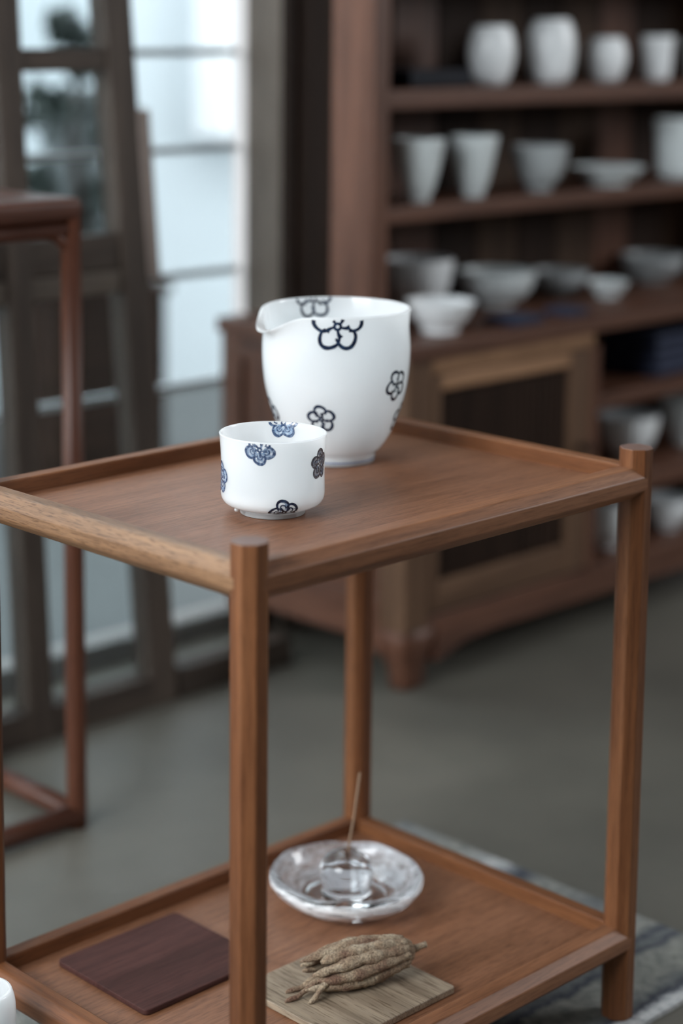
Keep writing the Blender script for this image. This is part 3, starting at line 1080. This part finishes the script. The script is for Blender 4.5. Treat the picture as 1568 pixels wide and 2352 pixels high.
box('sill', -0.75, 0.926, 0.985, 1.025, ZF, .026, SILLG, wn)
# low runner that carries on from the foot of the screen to the hutch
rn = box('floor_runner', 0.664, 0.858, 0.826, 0.858, ZF, 0.034, SCREENWOOD['x'], None, bevel=.003)
tag(rn, 'low dark wooden rail on the floor between the leaning screen and the hutch', 'rail')
# thin strip painted paler as the lit side of the middle stile
bar('lit_edge_strip', sx(0.640, 0.603, .52) + .026, .52, sx(0.640, 0.603, .72) + .026, .72, .017, .030, LIT_EDGE, -0.004)

# ------------------------------------------------------------------ red-brown side stand at the left
st = thing('side_stand', 'red-brown wooden stand with thin rounded legs joined by floor stretchers at the left', 'stand', (0, 0, 0))
RX, RY, RZ = SAPELE['x'], SAPELE['y'], SAPELE['z']
cx0, cx1, cy0, cy1 = 0.010, 0.332, 0.610, 0.800
R_ = 0.0105
for x in (cx0, cx1):
    for y in (cy0, cy1):
        tube('leg', [(x, y, ZF), (x, y, 0.02), (x, y, 0.3), (x, y, 0.63)], [R_, R_ * 1.05, R_, R_], RZ, st, 14)
for y in (cy0, cy1):
    tube('stretcher', [(cx0, y, 0.010), (cx1, y, 0.010)], R_ * 1.05, RX, st, 14)
    tube('apron_rail', [(cx0, y, 0.618), (cx1, y, 0.618)], 0.008, RX, st, 12)
for x in (cx0, cx1):
    tube('stretcher', [(x, cy0, 0.010), (x, cy1, 0.010)], R_ * 1.05, RY, st, 14)
    tube('apron_rail', [(x, cy0, 0.618), (x, cy1, 0.618)], 0.008, RY, st, 12)
bx = []
for (x, y, ux_, uy_) in ((cx1, cy0, -1, 0), (cx1, cy0, 0, 1), (cx0, cy0, 1, 0), (cx0, cy0, 0, 1)):
    pts = [(x + ux_ * 0.035 * (1 - math.cos(t)), y + uy_ * 0.035 * (1 - math.cos(t)), 0.580 + 0.036 * math.sin(t)) for t in [i * PI / 12 for i in range(7)]]
    tube('corner_bracket', pts, 0.006, RZ, st, 10)
box('stand_top', cx0 - R_, cx1 + R_, cy0 - R_, cy1 + R_, 0.626, 0.650, RX, st, bevel=0.008, seg=4)

# ------------------------------------------------------------------ plants outside the glazing
pl = thing('planter', 'dark wooden planter box outside the window under the shrub', 'planter', (1.40, 1.95, -0.05))
box('body', -.13, .13, -.10, .10, .0, .37, DARKWOOD['x'], pl, bevel=.006)
box('rim', -.138, .138, -.11, .11, .37, .39, DARKWOOD['x'], pl, bevel=.004)
sh = thing('shrub', 'dark leafy shrub growing from the planter outside the window', 'shrub', (1.40, 1.95, 0.34))
rs = random.Random(5)
tube('stem', [(0, 0, .001), (.01, 0, .12), (-.01, .01, .26), (.0, 0, .42)], [.012, .01, .008, .004], DARKWOOD['z'], sh, 8)
LV, LF = [], []
clumps = ((-.075, .0, .33, .055), (-.05, .02, .12, .05), (.02, 0, .42, .05), (-.10, 0, .20, .035), (.07, 0, .30, .07), (.07, .0, .16, .07), (.05, 0, .05, .06), (-.03, 0, .48, .035))
for (cx, cy, cz, cr) in clumps:
    for _ in range(90):
        d = Vector((rs.gauss(0, 1), rs.gauss(0, 1), rs.gauss(0, 1))).normalized() * cr * rs.random() ** .4
        c_ = Vector((cx, cy, cz)) + d
        c_.z = max(c_.z, .03)
        u = Vector((rs.gauss(0, 1), rs.gauss(0, 1), rs.gauss(0, 1))).normalized()
        v = u.cross(Vector((rs.gauss(0, 1), rs.gauss(0, 1), rs.gauss(0, 1)))).normalized()
        L_, w_ = .022, .009
        n = len(LV)
        LV += [c_ - u * L_, c_ + v * w_, c_ + u * L_, c_ - v * w_]
        LF.append((n, n + 1, n + 2, n + 3))
fo = mesh_obj('foliage', LV, LF, FOLIAGE, sh)
fo['kind'] = 'stuff'

sp = thing('stone_post', 'grey stone garden post with a flat cap standing outside behind the planter', 'post', (1.62, 2.25, -0.05))
STONE = plain('grey_stone', (0.10, 0.11, 0.11), 0.9, 0.15, 15)
prism('shaft', [(-.045, -.045), (.045, -.045), (.045, .045), (-.045, .045)], .0, .70, 'z', STONE, sp, bevel=.012)
box('cap', -.056, .056, -.056, .056, .70, .745, STONE, sp, bevel=.01)
